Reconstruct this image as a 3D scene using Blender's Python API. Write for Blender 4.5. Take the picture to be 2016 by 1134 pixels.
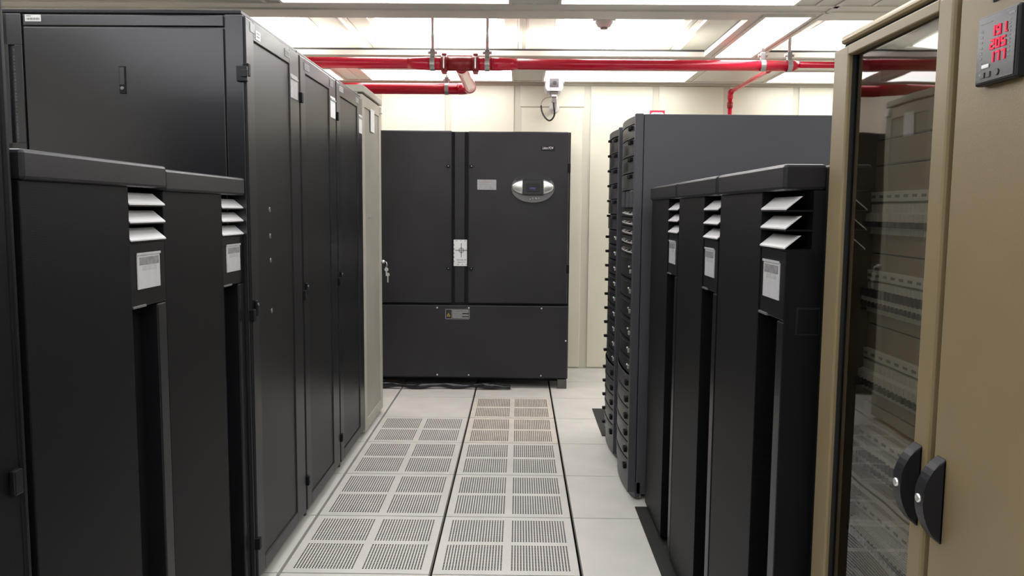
import bpy, bmesh, math, random
from mathutils import Vector, Matrix

random.seed(7)
scene = bpy.context.scene
for o in list(bpy.data.objects):
    bpy.data.objects.remove(o, do_unlink=True)
C = scene.collection

# ------------------------------------------------------------------ camera
F_PX = 1566.5
YAW, PITCH, ROLL = -0.0085, 0.0973, 0.0079
cam_d = bpy.data.cameras.new('camera')
cam_d.sensor_fit = 'HORIZONTAL'
cam_d.sensor_width = 36.0
cam_d.lens = F_PX / 2016 * 36.0
cam_d.clip_start = 0.02
cam = bpy.data.objects.new('camera', cam_d)
C.objects.link(cam)
cy_, sy_ = math.cos(YAW), math.sin(YAW)
f0, r0, u0 = Vector((sy_, cy_, 0)), Vector((cy_, -sy_, 0)), Vector((0, 0, 1))
cp_, sp_ = math.cos(PITCH), math.sin(PITCH)
fw, up = f0 * cp_ - u0 * sp_, u0 * cp_ + f0 * sp_
cr_, sr_ = math.cos(ROLL), math.sin(ROLL)
rt, up = r0 * cr_ + up * sr_, up * cr_ - r0 * sr_
mw = Matrix.Identity(4)
for i in range(3):
    mw[i][0], mw[i][1], mw[i][2] = rt[i], up[i], -fw[i]
mw[0][3], mw[1][3], mw[2][3] = 0.0, 0.0, 1.44
cam.matrix_world = mw
scene.camera = cam

# ------------------------------------------------------------------ world, exposure, light levels
world = bpy.data.worlds.new('world')
scene.world = world
world.use_nodes = True
world.node_tree.nodes['Background'].inputs[0].default_value = (0.5, 0.5, 0.48, 1)
world.node_tree.nodes['Background'].inputs[1].default_value = 0.0
vs = scene.view_settings
scene.display_settings.display_device = 'sRGB'
vs.view_transform = 'Standard'
vs.look = 'None'
vs.gamma = 1.0
vs.use_curve_mapping = False
vs.exposure = 0.45
LENS_POWER = 4.6        # emission of the flat ceiling lenses
COFFER_POWER = 7.0      # emission of the large lenses up in the coffers

# ------------------------------------------------------------------ materials
MATS = {}
def mat(name, col, rough=0.5, metal=0.0, var=0.0, vscale=6.0, bump=0.0, bscale=300.0, spec=0.5, coat=0.0):
    m = bpy.data.materials.new(name)
    m.use_nodes = True
    nt = m.node_tree
    b = nt.nodes['Principled BSDF']
    b.inputs['Base Color'].default_value = (*col, 1)
    b.inputs['Roughness'].default_value = rough
    b.inputs['Metallic'].default_value = metal
    b.inputs['Specular IOR Level'].default_value = spec
    b.inputs['Coat Weight'].default_value = coat
    if max(col) < 0.1:
        b.inputs['Specular Tint'].default_value = (0.90, 0.91, 1.0, 1)
    tc = nt.nodes.new('ShaderNodeTexCoord')
    if var > 0:
        n = nt.nodes.new('ShaderNodeTexNoise')
        n.inputs['Scale'].default_value = vscale
        n.inputs['Detail'].default_value = 5
        nt.links.new(tc.outputs['Object'], n.inputs['Vector'])
        r = nt.nodes.new('ShaderNodeValToRGB')
        r.color_ramp.elements[0].position = 0.3
        r.color_ramp.elements[1].position = 0.7
        r.color_ramp.elements[0].color = (*[c * (1 - var) for c in col], 1)
        r.color_ramp.elements[1].color = (*[min(1, c * (1 + var)) for c in col], 1)
        nt.links.new(n.outputs['Fac'], r.inputs['Fac'])
        nt.links.new(r.outputs['Color'], b.inputs['Base Color'])
    if bump > 0:
        n2 = nt.nodes.new('ShaderNodeTexNoise')
        n2.inputs['Scale'].default_value = bscale
        nt.links.new(tc.outputs['Object'], n2.inputs['Vector'])
        bp = nt.nodes.new('ShaderNodeBump')
        bp.inputs['Strength'].default_value = bump
        bp.inputs['Distance'].default_value = 0.002
        nt.links.new(n2.outputs['Fac'], bp.inputs['Height'])
        nt.links.new(bp.outputs['Normal'], b.inputs['Normal'])
    MATS[name] = m
    return m

def mesh_mat(name, col, hole, pitch, rough=0.5, axis='YZ', spec=0.5):
    """perforated sheet: small holes in a staggered grid, too fine to build singly"""
    m = mat(name, col, rough, spec=spec)
    nt = m.node_tree
    b = nt.nodes['Principled BSDF']
    tc = nt.nodes.new('ShaderNodeTexCoord')
    sp = nt.nodes.new('ShaderNodeSeparateXYZ')
    nt.links.new(tc.outputs['Object'], sp.inputs[0])
    def math_node(op, a, bb=None):
        n = nt.nodes.new('ShaderNodeMath')
        n.operation = op
        for k, v in enumerate((a, bb)):
            if v is None:
                continue
            if isinstance(v, (int, float)):
                n.inputs[k].default_value = v
            else:
                nt.links.new(v, n.inputs[k])
        return n.outputs[0]
    U = sp.outputs['Y' if axis[0] == 'Y' else 'X']
    V = sp.outputs['Z']
    w = 2 * math.pi / pitch
    s = math_node('MULTIPLY', math_node('SINE', math_node('MULTIPLY', U, w)), math_node('SINE', math_node('MULTIPLY', V, w)))
    h = math_node('GREATER_THAN', math_node('ABSOLUTE', s), 0.42)
    mx = nt.nodes.new('ShaderNodeMix')
    mx.data_type = 'RGBA'
    nt.links.new(h, mx.inputs['Factor'])
    mx.inputs['A'].default_value = (*col, 1)
    mx.inputs['B'].default_value = (*hole, 1)
    nt.links.new(mx.outputs['Result'], b.inputs['Base Color'])
    bp = nt.nodes.new('ShaderNodeBump')
    bp.inputs['Strength'].default_value = 0.35
    bp.inputs['Distance'].default_value = 0.001
    bp.invert = True
    nt.links.new(h, bp.inputs['Height'])
    nt.links.new(bp.outputs['Normal'], b.inputs['Normal'])
    return m

def emit(name, col, power):
    m = bpy.data.materials.new(name)
    m.use_nodes = True
    nt = m.node_tree
    b = nt.nodes['Principled BSDF']
    b.inputs['Base Color'].default_value = (0.85, 0.85, 0.85, 1) if power > 2 else (0.02, 0.02, 0.02, 1)
    b.inputs['Emission Color'].default_value = (*col, 1)
    b.inputs['Emission Strength'].default_value = power
    MATS[name] = m
    return m

mat('black_metal', (0.011, 0.0105, 0.0135), 0.24, var=0.12, vscale=3, bump=0.03, bscale=900, spec=0.9)
mat('black_gloss', (0.008, 0.008, 0.010), 0.30, spec=0.28, var=0.15, vscale=2.5, bump=0.05, bscale=600)
mat('black_cap', (0.015, 0.0145, 0.018), 0.36, spec=0.35, var=0.08, vscale=4, bump=0.06, bscale=900)
mat('cab_black', (0.0040, 0.0040, 0.0055), 0.42, spec=0.25, var=0.12, vscale=4, bump=0.06, bscale=900)
mat('slot_black', (0.003, 0.003, 0.0035), 0.6, spec=0.25)
mat('groove', (0.004, 0.004, 0.004), 0.8)
mesh_mat('cab_mesh', (0.0050, 0.0050, 0.0068), (0.0012, 0.0012, 0.0015), 0.010, 0.5, spec=0.16)
mesh_mat('door_mesh', (0.0085, 0.0085, 0.0105), (0.003, 0.003, 0.0035), 0.006, 0.34, spec=0.25)
mat('ac_black', (0.024, 0.0232, 0.026), 0.38, spec=0.36, var=0.22, vscale=2.2, bump=0.05, bscale=700)
mat('rack_grey', (0.050, 0.050, 0.060), 0.45, var=0.06, vscale=3, bump=0.05, bscale=800)
mat('bezel_grey', (0.045, 0.045, 0.049), 0.38, var=0.08, vscale=8)
mat('bezel_dark', (0.016, 0.016, 0.018), 0.34)
mat('silver', (0.78, 0.78, 0.79), 0.33, metal=0.9)
mat('galvanised', (0.50, 0.50, 0.50), 0.38, metal=0.85, var=0.15, vscale=30)
mat('louvre', (0.62, 0.61, 0.63), 0.42, metal=0.1)
mat('beige_rack', (0.40, 0.385, 0.33), 0.5, var=0.05, vscale=5)
mat('beige_rack_in', (0.30, 0.29, 0.25), 0.5, var=0.06, vscale=5)
mat('panel_beige', (0.195, 0.150, 0.084), 0.42, var=0.05, vscale=5, bump=0.10, bscale=350)
mat('panel_in', (0.40, 0.33, 0.22), 0.5, var=0.04, vscale=6)
mat('strip_alu', (0.34, 0.28, 0.18), 0.35, metal=0.25)
mat('breaker', (0.72, 0.72, 0.70), 0.45)
mat('white_plastic', (0.80, 0.80, 0.77), 0.4)
mat('paper', (0.78, 0.78, 0.80), 0.55, var=0.05, vscale=25)
mat('paper_grey', (0.20, 0.20, 0.21), 0.5, var=0.35, vscale=60)
mat('paper_mid', (0.38, 0.38, 0.40), 0.5, var=0.12, vscale=50)
mat('card', (0.46, 0.455, 0.48), 0.4, var=0.05, vscale=25)
mat('ink', (0.01, 0.01, 0.01), 0.6)
mat('ink_grey', (0.25, 0.25, 0.25), 0.6)
mat('yellow', (0.75, 0.60, 0.05), 0.5)
mat('red_paint', (0.68, 0.010, 0.045), 0.26, var=0.06, vscale=4, coat=0.3)
mat('red_fitting', (0.33, 0.016, 0.022), 0.35, var=0.15, vscale=12)
mat('red_sign', (0.62, 0.02, 0.06), 0.4)
mat('wall_cream', (0.80, 0.775, 0.645), 0.45, var=0.02, vscale=2)
mat('batten_cream', (0.66, 0.64, 0.54), 0.42, var=0.02, vscale=3)
mat('ceiling_cream', (0.78, 0.76, 0.70), 0.40, var=0.03, vscale=3)
mat('soffit', (0.84, 0.82, 0.77), 0.45, var=0.04, vscale=2)
mat('tee_white', (0.88, 0.87, 0.84), 0.4)
mat('gap_shade', (0.05, 0.05, 0.045), 0.7)
mat('tile', (0.66, 0.64, 0.61), 0.42, var=0.06, vscale=5, bump=0.03, bscale=120)
mat('tile_dusty', (0.64, 0.59, 0.53), 0.5, var=0.10, vscale=9)
mat('subfloor', (0.030, 0.029, 0.027), 0.8)
mat('slab', (0.50, 0.48, 0.45), 0.5)
mat('room_wall', (0.70, 0.68, 0.58), 0.5)
mat('rubber', (0.018, 0.018, 0.016), 0.65, var=0.15, vscale=10)
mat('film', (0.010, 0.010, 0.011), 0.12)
mat('foot_grey', (0.10, 0.095, 0.085), 0.6, var=0.2, vscale=20)
mat('cctv_white', (0.72, 0.70, 0.72), 0.35)
mat('cctv_window', (0.10, 0.085, 0.09), 0.2)
mat('cctv_steel', (0.30, 0.28, 0.28), 0.35, metal=0.6)
mat('cable', (0.03, 0.028, 0.02), 0.5)
mat('oval_grey', (0.16, 0.16, 0.165), 0.35, metal=0.4)
mat('oval_dark', (0.02, 0.02, 0.022), 0.3)
mat('meter_black', (0.011, 0.011, 0.014), 0.38, spec=0.35)
mat('meter_glass', (0.012, 0.012, 0.014), 0.25)
mat('digit_off', (0.10, 0.10, 0.10), 0.5)
emit('lens', (1.0, 0.995, 0.975), LENS_POWER)
emit('coffer_lens', (1.0, 0.995, 0.975), COFFER_POWER)
emit('digit_red', (1.0, 0.005, 0.07), 0.6)
emit('led_white', (1.0, 1.0, 1.0), 3.0)
emit('screen_blue', (0.12, 0.13, 0.7), 0.10)

# tinted door glass: what lies behind shows through, the room mirrors in it
def glass_mat():
    m = bpy.data.materials.new('tinted_glass')
    m.use_nodes = True
    nt = m.node_tree
    nt.nodes.clear()
    out = nt.nodes.new('ShaderNodeOutputMaterial')
    mix = nt.nodes.new('ShaderNodeMixShader')
    tr = nt.nodes.new('ShaderNodeBsdfTransparent')
    tr.inputs[0].default_value = (0.60, 0.585, 0.55, 1)
    gl = nt.nodes.new('ShaderNodeBsdfGlossy')
    gl.inputs['Roughness'].default_value = 0.02
    gl.inputs[0].default_value = (0.95, 0.95, 0.95, 1)
    fr = nt.nodes.new('ShaderNodeFresnel')
    fr.inputs['IOR'].default_value = 1.62
    tc = nt.nodes.new('ShaderNodeTexCoord')
    n = nt.nodes.new('ShaderNodeTexNoise')
    n.inputs['Scale'].default_value = 7.0
    n.inputs['Detail'].default_value = 0.0
    bp = nt.nodes.new('ShaderNodeBump')
    bp.inputs['Strength'].default_value = 0.10
    bp.inputs['Distance'].default_value = 0.003
    L = nt.links.new
    L(tc.outputs['Object'], n.inputs['Vector'])
    L(n.outputs['Fac'], bp.inputs['Height'])
    L(bp.outputs['Normal'], gl.inputs['Normal'])
    ge = nt.nodes.new('ShaderNodeNewGeometry')
    sb = nt.nodes.new('ShaderNodeMath')
    sb.operation = 'SUBTRACT'
    sb.use_clamp = True
    L(fr.outputs[0], sb.inputs[0])          # the far side of the thin sheet adds no mirror of its own
    L(ge.outputs['Backfacing'], sb.inputs[1])
    L(sb.outputs[0], mix.inputs[0])
    L(tr.outputs[0], mix.inputs[1])
    L(gl.outputs[0], mix.inputs[2])
    L(mix.outputs[0], out.inputs[0])
    MATS['tinted_glass'] = m
glass_mat()

# ------------------------------------------------------------------ mesh helpers
class MB:
    """collects shapes and links them as one mesh object"""
    def __init__(self):
        self.bm = bmesh.new()
    def box(self, x0, x1, y0, y1, z0, z1, bev=0.0):
        bm = self.bm
        t = bmesh.new()
        vs_ = [t.verts.new((x, y, z)) for x in (x0, x1) for y in (y0, y1) for z in (z0, z1)]
        for f in ((0, 1, 3, 2), (4, 6, 7, 5), (0, 4, 5, 1), (2, 3, 7, 6), (0, 2, 6, 4), (1, 5, 7, 3)):
            t.faces.new([vs_[k] for k in f])
        if bev > 0:
            bmesh.ops.bevel(t, geom=list(t.edges), offset=bev, segments=2, affect='EDGES', profile=0.5)
        self._merge(t)
        return self
    def _merge(self, t):
        bmesh.ops.recalc_face_normals(t, faces=list(t.faces))
        off = {v: self.bm.verts.new(v.co) for v in t.verts}
        for f in t.faces:
            try:
                nf = self.bm.faces.new([off[v] for v in f.verts])
                nf.smooth = f.smooth
            except ValueError:
                pass
        t.free()
    def prism(self, pts, axis, a0, a1, bev=0.0, smooth=False):
        """polygon pts (2D) extruded along axis from a0 to a1; 2D axes are the other two in xyz order"""
        t = bmesh.new()
        def p3(p, a):
            if axis == 'x':
                return (a, p[0], p[1])
            if axis == 'y':
                return (p[0], a, p[1])
            return (p[0], p[1], a)
        A = [t.verts.new(p3(p, a0)) for p in pts]
        B = [t.verts.new(p3(p, a1)) for p in pts]
        n = len(pts)
        t.faces.new(A)
        t.faces.new(list(reversed(B)))
        for k in range(n):
            f = t.faces.new((A[k], A[(k + 1) % n], B[(k + 1) % n], B[k]))
            f.smooth = smooth
        if bev > 0:
            es = [e for e in t.edges if not all(len(f.verts) == 4 for f in e.link_faces)]
            bmesh.ops.bevel(t, geom=es, offset=bev, segments=2, affect='EDGES', profile=0.5)
        self._merge(t)
        return self
    def tube(self, path, r, seg=16, radii=None, caps=True):
        t = bmesh.new()
        P = [Vector(p) for p in path]
        rings = []
        prev = None
        for k, p in enumerate(P):
            if k == 0:
                d = P[1] - P[0]
            elif k == len(P) - 1:
                d = P[-1] - P[-2]
            else:
                d = (P[k + 1] - P[k]).normalized() + (P[k] - P[k - 1]).normalized()
            d.normalize()
            if prev is None:
                a = Vector((0, 0, 1)) if abs(d.z) < 0.9 else Vector((1, 0, 0))
                s = d.cross(a).normalized()
            else:
                s = (prev - d * prev.dot(d)).normalized()
            prev = s
            q = d.cross(s)
            rr = radii[k] if radii else r
            rings.append([t.verts.new(p + (s * math.cos(2 * math.pi * j / seg) + q * math.sin(2 * math.pi * j / seg)) * rr) for j in range(seg)])
        for a, b in zip(rings, rings[1:]):
            for j in range(seg):
                f = t.faces.new((a[j], a[(j + 1) % seg], b[(j + 1) % seg], b[j]))
                f.smooth = True
        if caps:
            t.faces.new(rings[0])
            t.faces.new(rings[-1])
        self._merge(t)
        return self
    def lathe(self, prof, centre, axis='z', seg=24):
        """prof: (radius, height) list turned about an axis through centre"""
        t = bmesh.new()
        cx, cy, cz = centre
        rings = []
        for r, h in prof:
            ring = []
            for j in range(seg):
                a = 2 * math.pi * j / seg
                u, v = r * math.cos(a), r * math.sin(a)
                if axis == 'z':
                    co = (cx + u, cy + v, cz + h)
                elif axis == 'y':
                    co = (cx + u, cy + h, cz + v)
                else:
                    co = (cx + h, cy + u, cz + v)
                ring.append(t.verts.new(co))
            rings.append(ring)
        for a, b in zip(rings, rings[1:]):
            for j in range(seg):
                f = t.faces.new((a[j], a[(j + 1) % seg], b[(j + 1) % seg], b[j]))
                f.smooth = True
        t.faces.new(rings[0])
        t.faces.new(rings[-1])
        self._merge(t)
        return self
    def build(self, name, material, parent=None, label=None):
        me = bpy.data.meshes.new(name)
        self.bm.normal_update()
        self.bm.to_mesh(me)
        self.bm.free()
        me.materials.append(MATS[material])
        o = bpy.data.objects.new(name, me)
        C.objects.link(o)
        if parent is not None:
            o.parent = parent
        if label:
            o['label'] = label
        return o

def tag(o, label, cat, group=None):
    o['label'] = label
    o['category'] = cat
    if group:
        o['group'] = group
    return o

def thing(name, label, cat, loc=(0, 0, 0), rz=0.0, group=None):
    o = bpy.data.objects.new(name, None)
    o.empty_display_size = 0.1
    C.objects.link(o)
    o.location = loc
    o.rotation_euler = (0, 0, rz)
    return tag(o, label, cat, group)

def struct(o):
    o['kind'] = 'structure'
    return o

def kids(o):
    return [c for c in C.objects if c.parent == o]

def copy_tree(o, parent=None):
    c = o.copy()
    C.objects.link(c)
    c.parent = parent
    for ch in kids(o):
        copy_tree(ch, c)
    return c

def box(name, m, x0, x1, y0, y1, z0, z1, parent=None, bev=0.0, label=None):
    return MB().box(x0, x1, y0, y1, z0, z1, bev).build(name, m, parent, label)

def share(name, src, loc, parent):
    o = bpy.data.objects.new(name, src.data)
    C.objects.link(o)
    o.parent = parent
    o.location = loc
    return o

def text(name, body, size, m, loc, rot, parent=None, width=None):
    cu = bpy.data.curves.new(name, 'FONT')
    cu.body = body
    cu.size = size
    cu.align_x = 'CENTER'
    cu.align_y = 'CENTER'
    cu.extrude = 0.0003
    t = bpy.data.objects.new('tmp_text', cu)
    C.objects.link(t)
    dg = bpy.context.evaluated_depsgraph_get()
    me = bpy.data.meshes.new_from_object(t.evaluated_get(dg))
    bpy.data.objects.remove(t, do_unlink=True)
    bpy.data.curves.remove(cu)
    me.materials.clear()
    me.materials.append(MATS[m])
    if width:
        xs = [v.co.x for v in me.vertices]
        s = width / (max(xs) - min(xs))
        for v in me.vertices:
            v.co.x *= s
    o = bpy.data.objects.new(name, me)
    C.objects.link(o)
    o.location = loc
    o.rotation_euler = rot
    o.parent = parent
    return o

def arc_pts(y0, y1, x_chord, bulge, n=10):
    """plan-view outline bulging towards -x"""
    out = [(x_chord - bulge * (1 - (2 * k / n - 1) ** 2) ** 0.8, y0 + (y1 - y0) * k / n) for k in range(n + 1)]
    return out

# ------------------------------------------------------------------ floor
XA, YA = -0.9404, 3.0284            # corner of the tile grid
floor = struct(MB().box(-3.4, 4.2, -3.0, 7.30, -0.32, -0.30).build('floor', 'subfloor'))
floor['label'] = 'raised computer room floor of pale tiles, four-field perforated tiles down the aisle'
TG, TGY = 0.007, 0.004
def plain_tile():
    return MB().box(TG, 0.6 - TG, TGY, 0.6 - TGY, -0.035, 0.0, 0.0015)
def perforated_tile():
    mb = MB()
    bm = mb.bm
    fields = [(0.042, 0.281), (0.319, 0.558)]
    NX, NY, HX, HY = 20, 20, 0.0062, 0.0088
    cache = {}
    def V(x, y, z):
        k = (round(x, 5), round(y, 5), round(z, 4))
        if k not in cache:
            cache[k] = bm.verts.new((x, y, z))
        return cache[k]
    def quad(xa, xb, ya, yb, z=0.0):
        if xb - xa < 1e-6 or yb - ya < 1e-6:
            return
        bm.faces.new((V(xa, ya, z), V(xb, ya, z), V(xb, yb, z), V(xa, yb, z)))
    xs, ys = [TG], [TGY]
    hx, hy = set(), set()
    for (a, b) in fields:
        for k in range(NX):
            c = a + HX / 2 + (b - a - HX) * k / (NX - 1)
            hx.add(len(xs))
            xs += [c - HX / 2, c + HX / 2]
    xs.append(0.6 - TG)
    for (a, b) in fields:
        for k in range(NY):
            c = a + HY / 2 + (b - a - HY) * k / (NY - 1)
            hy.add(len(ys))
            ys += [c - HY / 2, c + HY / 2]
    ys.append(0.6 - TGY)
    D = -0.006
    for i in range(len(xs) - 1):
        for j in range(len(ys) - 1):
            if i in hx and j in hy:
                xa, xb, ya, yb = xs[i], xs[i + 1], ys[j], ys[j + 1]
                a, b, c, d = V(xa, ya, 0), V(xb, ya, 0), V(xb, yb, 0), V(xa, yb, 0)
                e, f, g, h = V(xa, ya, D), V(xb, ya, D), V(xb, yb, D), V(xa, yb, D)
                for q in ((a, e, f, b), (b, f, g, c), (c, g, h, d), (d, h, e, a)):
                    bm.faces.new(q).material_index = 1
            else:
                quad(xs[i], xs[i + 1], ys[j], ys[j + 1])
    # rim
    z = -0.035
    for (xa, ya, xb, yb) in ((TG, TGY, 0.6 - TG, TGY), (0.6 - TG, TGY, 0.6 - TG, 0.6 - TGY), (0.6 - TG, 0.6 - TGY, TG, 0.6 - TGY), (TG, 0.6 - TGY, TG, TGY)):
        bm.faces.new((V(xa, ya, 0), V(xa, ya, z), V(xb, yb, z), V(xb, yb, 0)))
    return mb
pt = pf = pfd = None
for i in range(-1, 4):
    for j in range(-1, 7):
        x, y = XA + 0.6 * i, YA + 0.6 * j
        perf = (i == 0 and j <= 3) or (i == 1 and j <= 4)
        if perf:
            if pf is None:
                pf = perforated_tile().build('perforated_tile', 'tile', floor)
                pf.location = (x, y, 0)
                pf.data.materials.append(MATS['subfloor'])  # hole walls painted dark: shade of deeper holes put into the colour
            else:
                t = share('perforated_tile', pf, (x, y, 0), floor)
                if i == 1 and j >= 3:
                    if pfd is None:
                        pfd = t.data.copy()
                        pfd.materials[0] = MATS['tile_dusty']
                    t.data = pfd
        elif pt is None:
            pt = plain_tile().build('floor_tile', 'tile', floor)
            pt.location = (x, y, 0)
        else:
            share('floor_tile', pt, (x, y, 0), floor)
box('floor_slab', 'slab', -3.4, 4.2, -3.0, YA - 0.607, -0.035, 0.0, floor)
box('floor_slab', 'slab', -3.4, XA - 0.607, YA - 0.6, 7.23, -0.035, 0.0, floor)
box('floor_slab', 'slab', XA + 2.407, 4.2, YA - 0.6, 7.23, -0.035, 0.0, floor)

# ------------------------------------------------------------------ walls
YW = 7.23
ZS = 2.572          # underside of the ceiling
wall_back = struct(box('wall_back', 'batten_cream', -3.4, 4.2, YW, YW + 0.08, -0.035, 2.80))
wall_back['label'] = 'cream modular panel wall behind the cooling unit'
joints = [-3.1, -2.49, -1.88, -1.265, -0.645, -0.029, 0.60, 1.205, 1.832, 2.448, 3.06, 3.67, 4.2]
prev = -3.4
for jx in joints:
    for (za, zb) in ((0.012, 2.545),):
        xa, xb = prev + 0.028, jx - 0.028
        if jx == 0.60:                       # bay with the flush service door
            box('wall_panel', 'wall_cream', xa, xb, YW - 0.012, YW, 2.362, zb, wall_back, 0.002)
            continue
        if xb - xa > 0.05:
            box('wall_panel', 'wall_cream', xa, xb, YW - 0.012, YW, za, zb, wall_back, 0.002)
    prev = jx
MB().box(-3.4, 4.2, YW - 0.022, YW, 2.548, ZS).build('top_rail', 'batten_cream', wall_back)
door = struct(MB().box(0.014, 0.556, YW - 0.016, YW, 0.012, 2.350, 0.002).build('door_1', 'wall_cream'))
door['label'] = 'flush cream service door in the back wall'
for nm, args in (('wall_left', (-3.48, -3.4, -3.0, YW)), ('wall_right', (4.2, 4.28, -3.0, YW)), ('wall_front', (-3.4, 4.2, -3.08, -3.0))):
    w = struct(box(nm, 'room_wall', *args, -0.035, 2.80))
    w['label'] = 'plain cream side of the computer room'

# ------------------------------------------------------------------ ceiling: coffers with a lower ring of flat soffits
ZC = 2.765
ceiling = struct(box('ceiling', 'ceiling_cream', -3.4, 4.2, -3.0, YW, ZC + 0.012, ZC + 0.03))
ceiling['label'] = 'cream metal coffered ceiling with lights and white tee bars'
# soffits (x0,x1,y0,y1)
soff = [(-3.4, 4.2, 5.985, YW), (-3.4, 4.2, 3.30, 4.855), (1.345, 1.745, 4.855, 5.985), (-3.0, -2.6, 4.855, 5.985),
        (-3.4, 4.2, -3.0, 3.30)]
for s in soff:
    z1 = ZS + 0.035
    box('soffit_panel', 'soffit' if s[2] < 5 else 'ceiling_cream', *s, ZS, z1, ceiling)
# strips painted dark for the shade of a gap, and cream lip, along the far soffit's front edge and along the long soffit
box('gap_shade_strip', 'gap_shade', -2.6, 1.345, 5.99, 6.02, ZS + 0.035, ZS + 0.050, ceiling)
box('gap_shade_strip', 'gap_shade', 1.745, 4.2, 5.99, 6.02, ZS + 0.035, ZS + 0.050, ceiling)
box('gap_shade_strip', 'gap_shade', 1.35, 1.365, 4.86, 5.98, ZS + 0.035, ZS + 0.050, ceiling)
# seams / profiles on the undersides
for (x0, x1, y0, y1) in ((-3.4, 4.2, 4.64, 4.655), (-3.4, 4.2, 4.50, 4.54), (1.72, 1.745, 3.3, 5.985), (-3.4, 4.2, 6.06, 6.075), (-3.4, 4.2, 7.10, 7.12)):
    box('soffit_rib', 'soffit', x0, x1, y0, y1, ZS - 0.008, ZS, ceiling)
for x in (-1.41, 0.07, 1.62, 1.93):
    box('soffit_rib', 'soffit', x - 0.012, x + 0.012, 3.6, 4.50, ZS - 0.006, ZS, ceiling)
for x in (-1.41, -0.02, 0.10, 1.50, 2.03):
    box('soffit_rib', 'ceiling_cream', x - 0.008, x + 0.008, 6.08, 7.10, ZS - 0.005, ZS, ceiling)
# coffer panels between tee bars
for (xa, xb) in ((-2.6, -1.81), (-1.81, -1.215), (-1.215, -0.61), (-0.61, -0.022), (-0.022, 0.61), (0.61, 1.225), (1.225, 1.80), (1.80, 2.02), (2.02, 2.62), (2.62, 3.22), (3.22, 4.2)):
    box('ceiling_panel', 'ceiling_cream', xa + 0.004, xb - 0.004, 4.30, 7.2, ZC, ZC + 0.012, ceiling, 0.002)
def tee(x, y0, y1, w=0.022):
    box('tee_bar', 'tee_white', x - w / 2, x + w / 2, y0, y1, ZC - 0.028, ZC, ceiling, 0.002)
tee(-1.265, 5.2, 7.15, 0.03)
tee(-0.002, 5.2, 7.15)
tee(0.05, 5.2, 6.9)
tee(1.275, 5.2, 7.15)
tee(-0.61, 6.86, 7.2, 0.045)
tee(0.61, 6.86, 7.2, 0.045)
tee(-1.81, 6.86, 7.2, 0.045)
tee(2.02, 4.9, 7.15, 0.035)

# ------------------------------------------------------------------ ceiling lights
def flat_light(x0, x1, y0, y1, label, group):
    t = thing('ceiling_light', label, 'ceiling light', ((x0 + x1) / 2, (y0 + y1) / 2, ZS), 0, group)
    hx, hy = (x1 - x0) / 2, (y1 - y0) / 2
    fr = MB()
    e = 0.018
    fr.box(-hx - e, hx + e, -hy - e, -hy, -0.012, 0.0)
    fr.box(-hx - e, hx + e, hy, hy + e, -0.012, 0.0)
    fr.box(-hx - e, -hx, -hy, hy, -0.012, 0.0)
    fr.box(hx, hx + e, -hy, hy, -0.012, 0.0)
    fr.build('frame', 'soffit', t)
    MB().box(-hx, hx, -hy, hy, -0.010, -0.002, 0.003).build('diffuser', 'lens', t)
    return t
G1 = 'flat ceiling lights along the back wall'
flat_light(-2.75, -1.545, 6.55, 7.06, 'flat ceiling light at the back wall, partly hidden by the tall black racks', G1)
flat_light(-1.29, -0.075, 6.55, 7.06, 'flat ceiling light above the cooling unit, left of the security camera', G1)
flat_light(0.205, 1.42, 6.55, 7.06, 'flat ceiling light directly behind the white security camera', G1)
flat_light(2.13, 3.34, 6.55, 7.06, 'flat ceiling light at the back wall beside the beige glass-door cabinet', G1)
G2 = 'flat ceiling lights cut off by the top of the picture'
flat_light(-1.30, -0.068, 3.97, 4.465, 'ceiling light at the top edge, left one of the two above the aisle', G2)
flat_light(0.218, 1.48, 3.97, 4.465, 'ceiling light at the top edge, right one of the two above the aisle', G2)
flat_light(1.415, 1.675, 4.74, 5.95, 'narrow lengthwise ceiling light ending above the red pipe near the right soffit', None)
G3 = 'added unseen ceiling lights behind and above the camera'
ROWN = {1.6: 'first', -1.0: 'second', 2.85: 'coffer', 0.25: 'rear coffer'}
for y, dy in ((1.6, 0.25), (-1.0, 0.25), (2.85, 0.32), (0.25, 0.32)):  # unseen lights added in line with the visible rows to brighten the near room
    for x, nm in ((-2.15, 'far left'), (-0.68, 'mid left'), (0.83, 'mid right'), (2.74, 'far right')):
        flat_light(x - 0.6, x + 0.6, y - dy, y + dy, 'added ceiling light out of the picture, %s row, %s' % (ROWN[y], nm), G3)

def coffer_light(x0, x1, y0, y1, label):
    """shallow pillow-shaped lens up in a coffer"""
    hx, hy = (x1 - x0) / 2, (y1 - y0) / 2
    t = thing('coffer_light', label, 'ceiling light', ((x0 + x1) / 2, (y0 + y1) / 2, ZC), 0, 'large lights in the ceiling coffers')
    fr = MB()
    for (a, b, c, d) in ((-hx, hx, -hy, -hy + 0.01), (-hx, hx, hy - 0.01, hy), (-hx, -hx + 0.01, -hy, hy), (hx - 0.01, hx, -hy, hy)):
        fr.box(a, b, c, d, -0.006, 0.0)
    fr.build('frame', 'tee_white', t)
    mb = MB()
    N, Mm = 16, 16
    V = [[None] * (Mm + 1) for _ in range(N + 1)]
    for i in range(N + 1):
        for j in range(Mm + 1):
            u, v = 2 * i / N - 1, 2 * j / Mm - 1
            h = ((1 - abs(u) ** 4) * (1 - abs(v) ** 4)) ** 0.6
            V[i][j] = mb.bm.verts.new((u * (hx - 0.06), v * (hy - 0.06), -0.002 - 0.065 * h))
    for i in range(N):
        for j in range(Mm):
            f = mb.bm.faces.new((V[i][j], V[i][j + 1], V[i + 1][j + 1], V[i + 1][j]))
            f.smooth = True
    mb.build('lens', 'coffer_lens', t)
    return t
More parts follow.
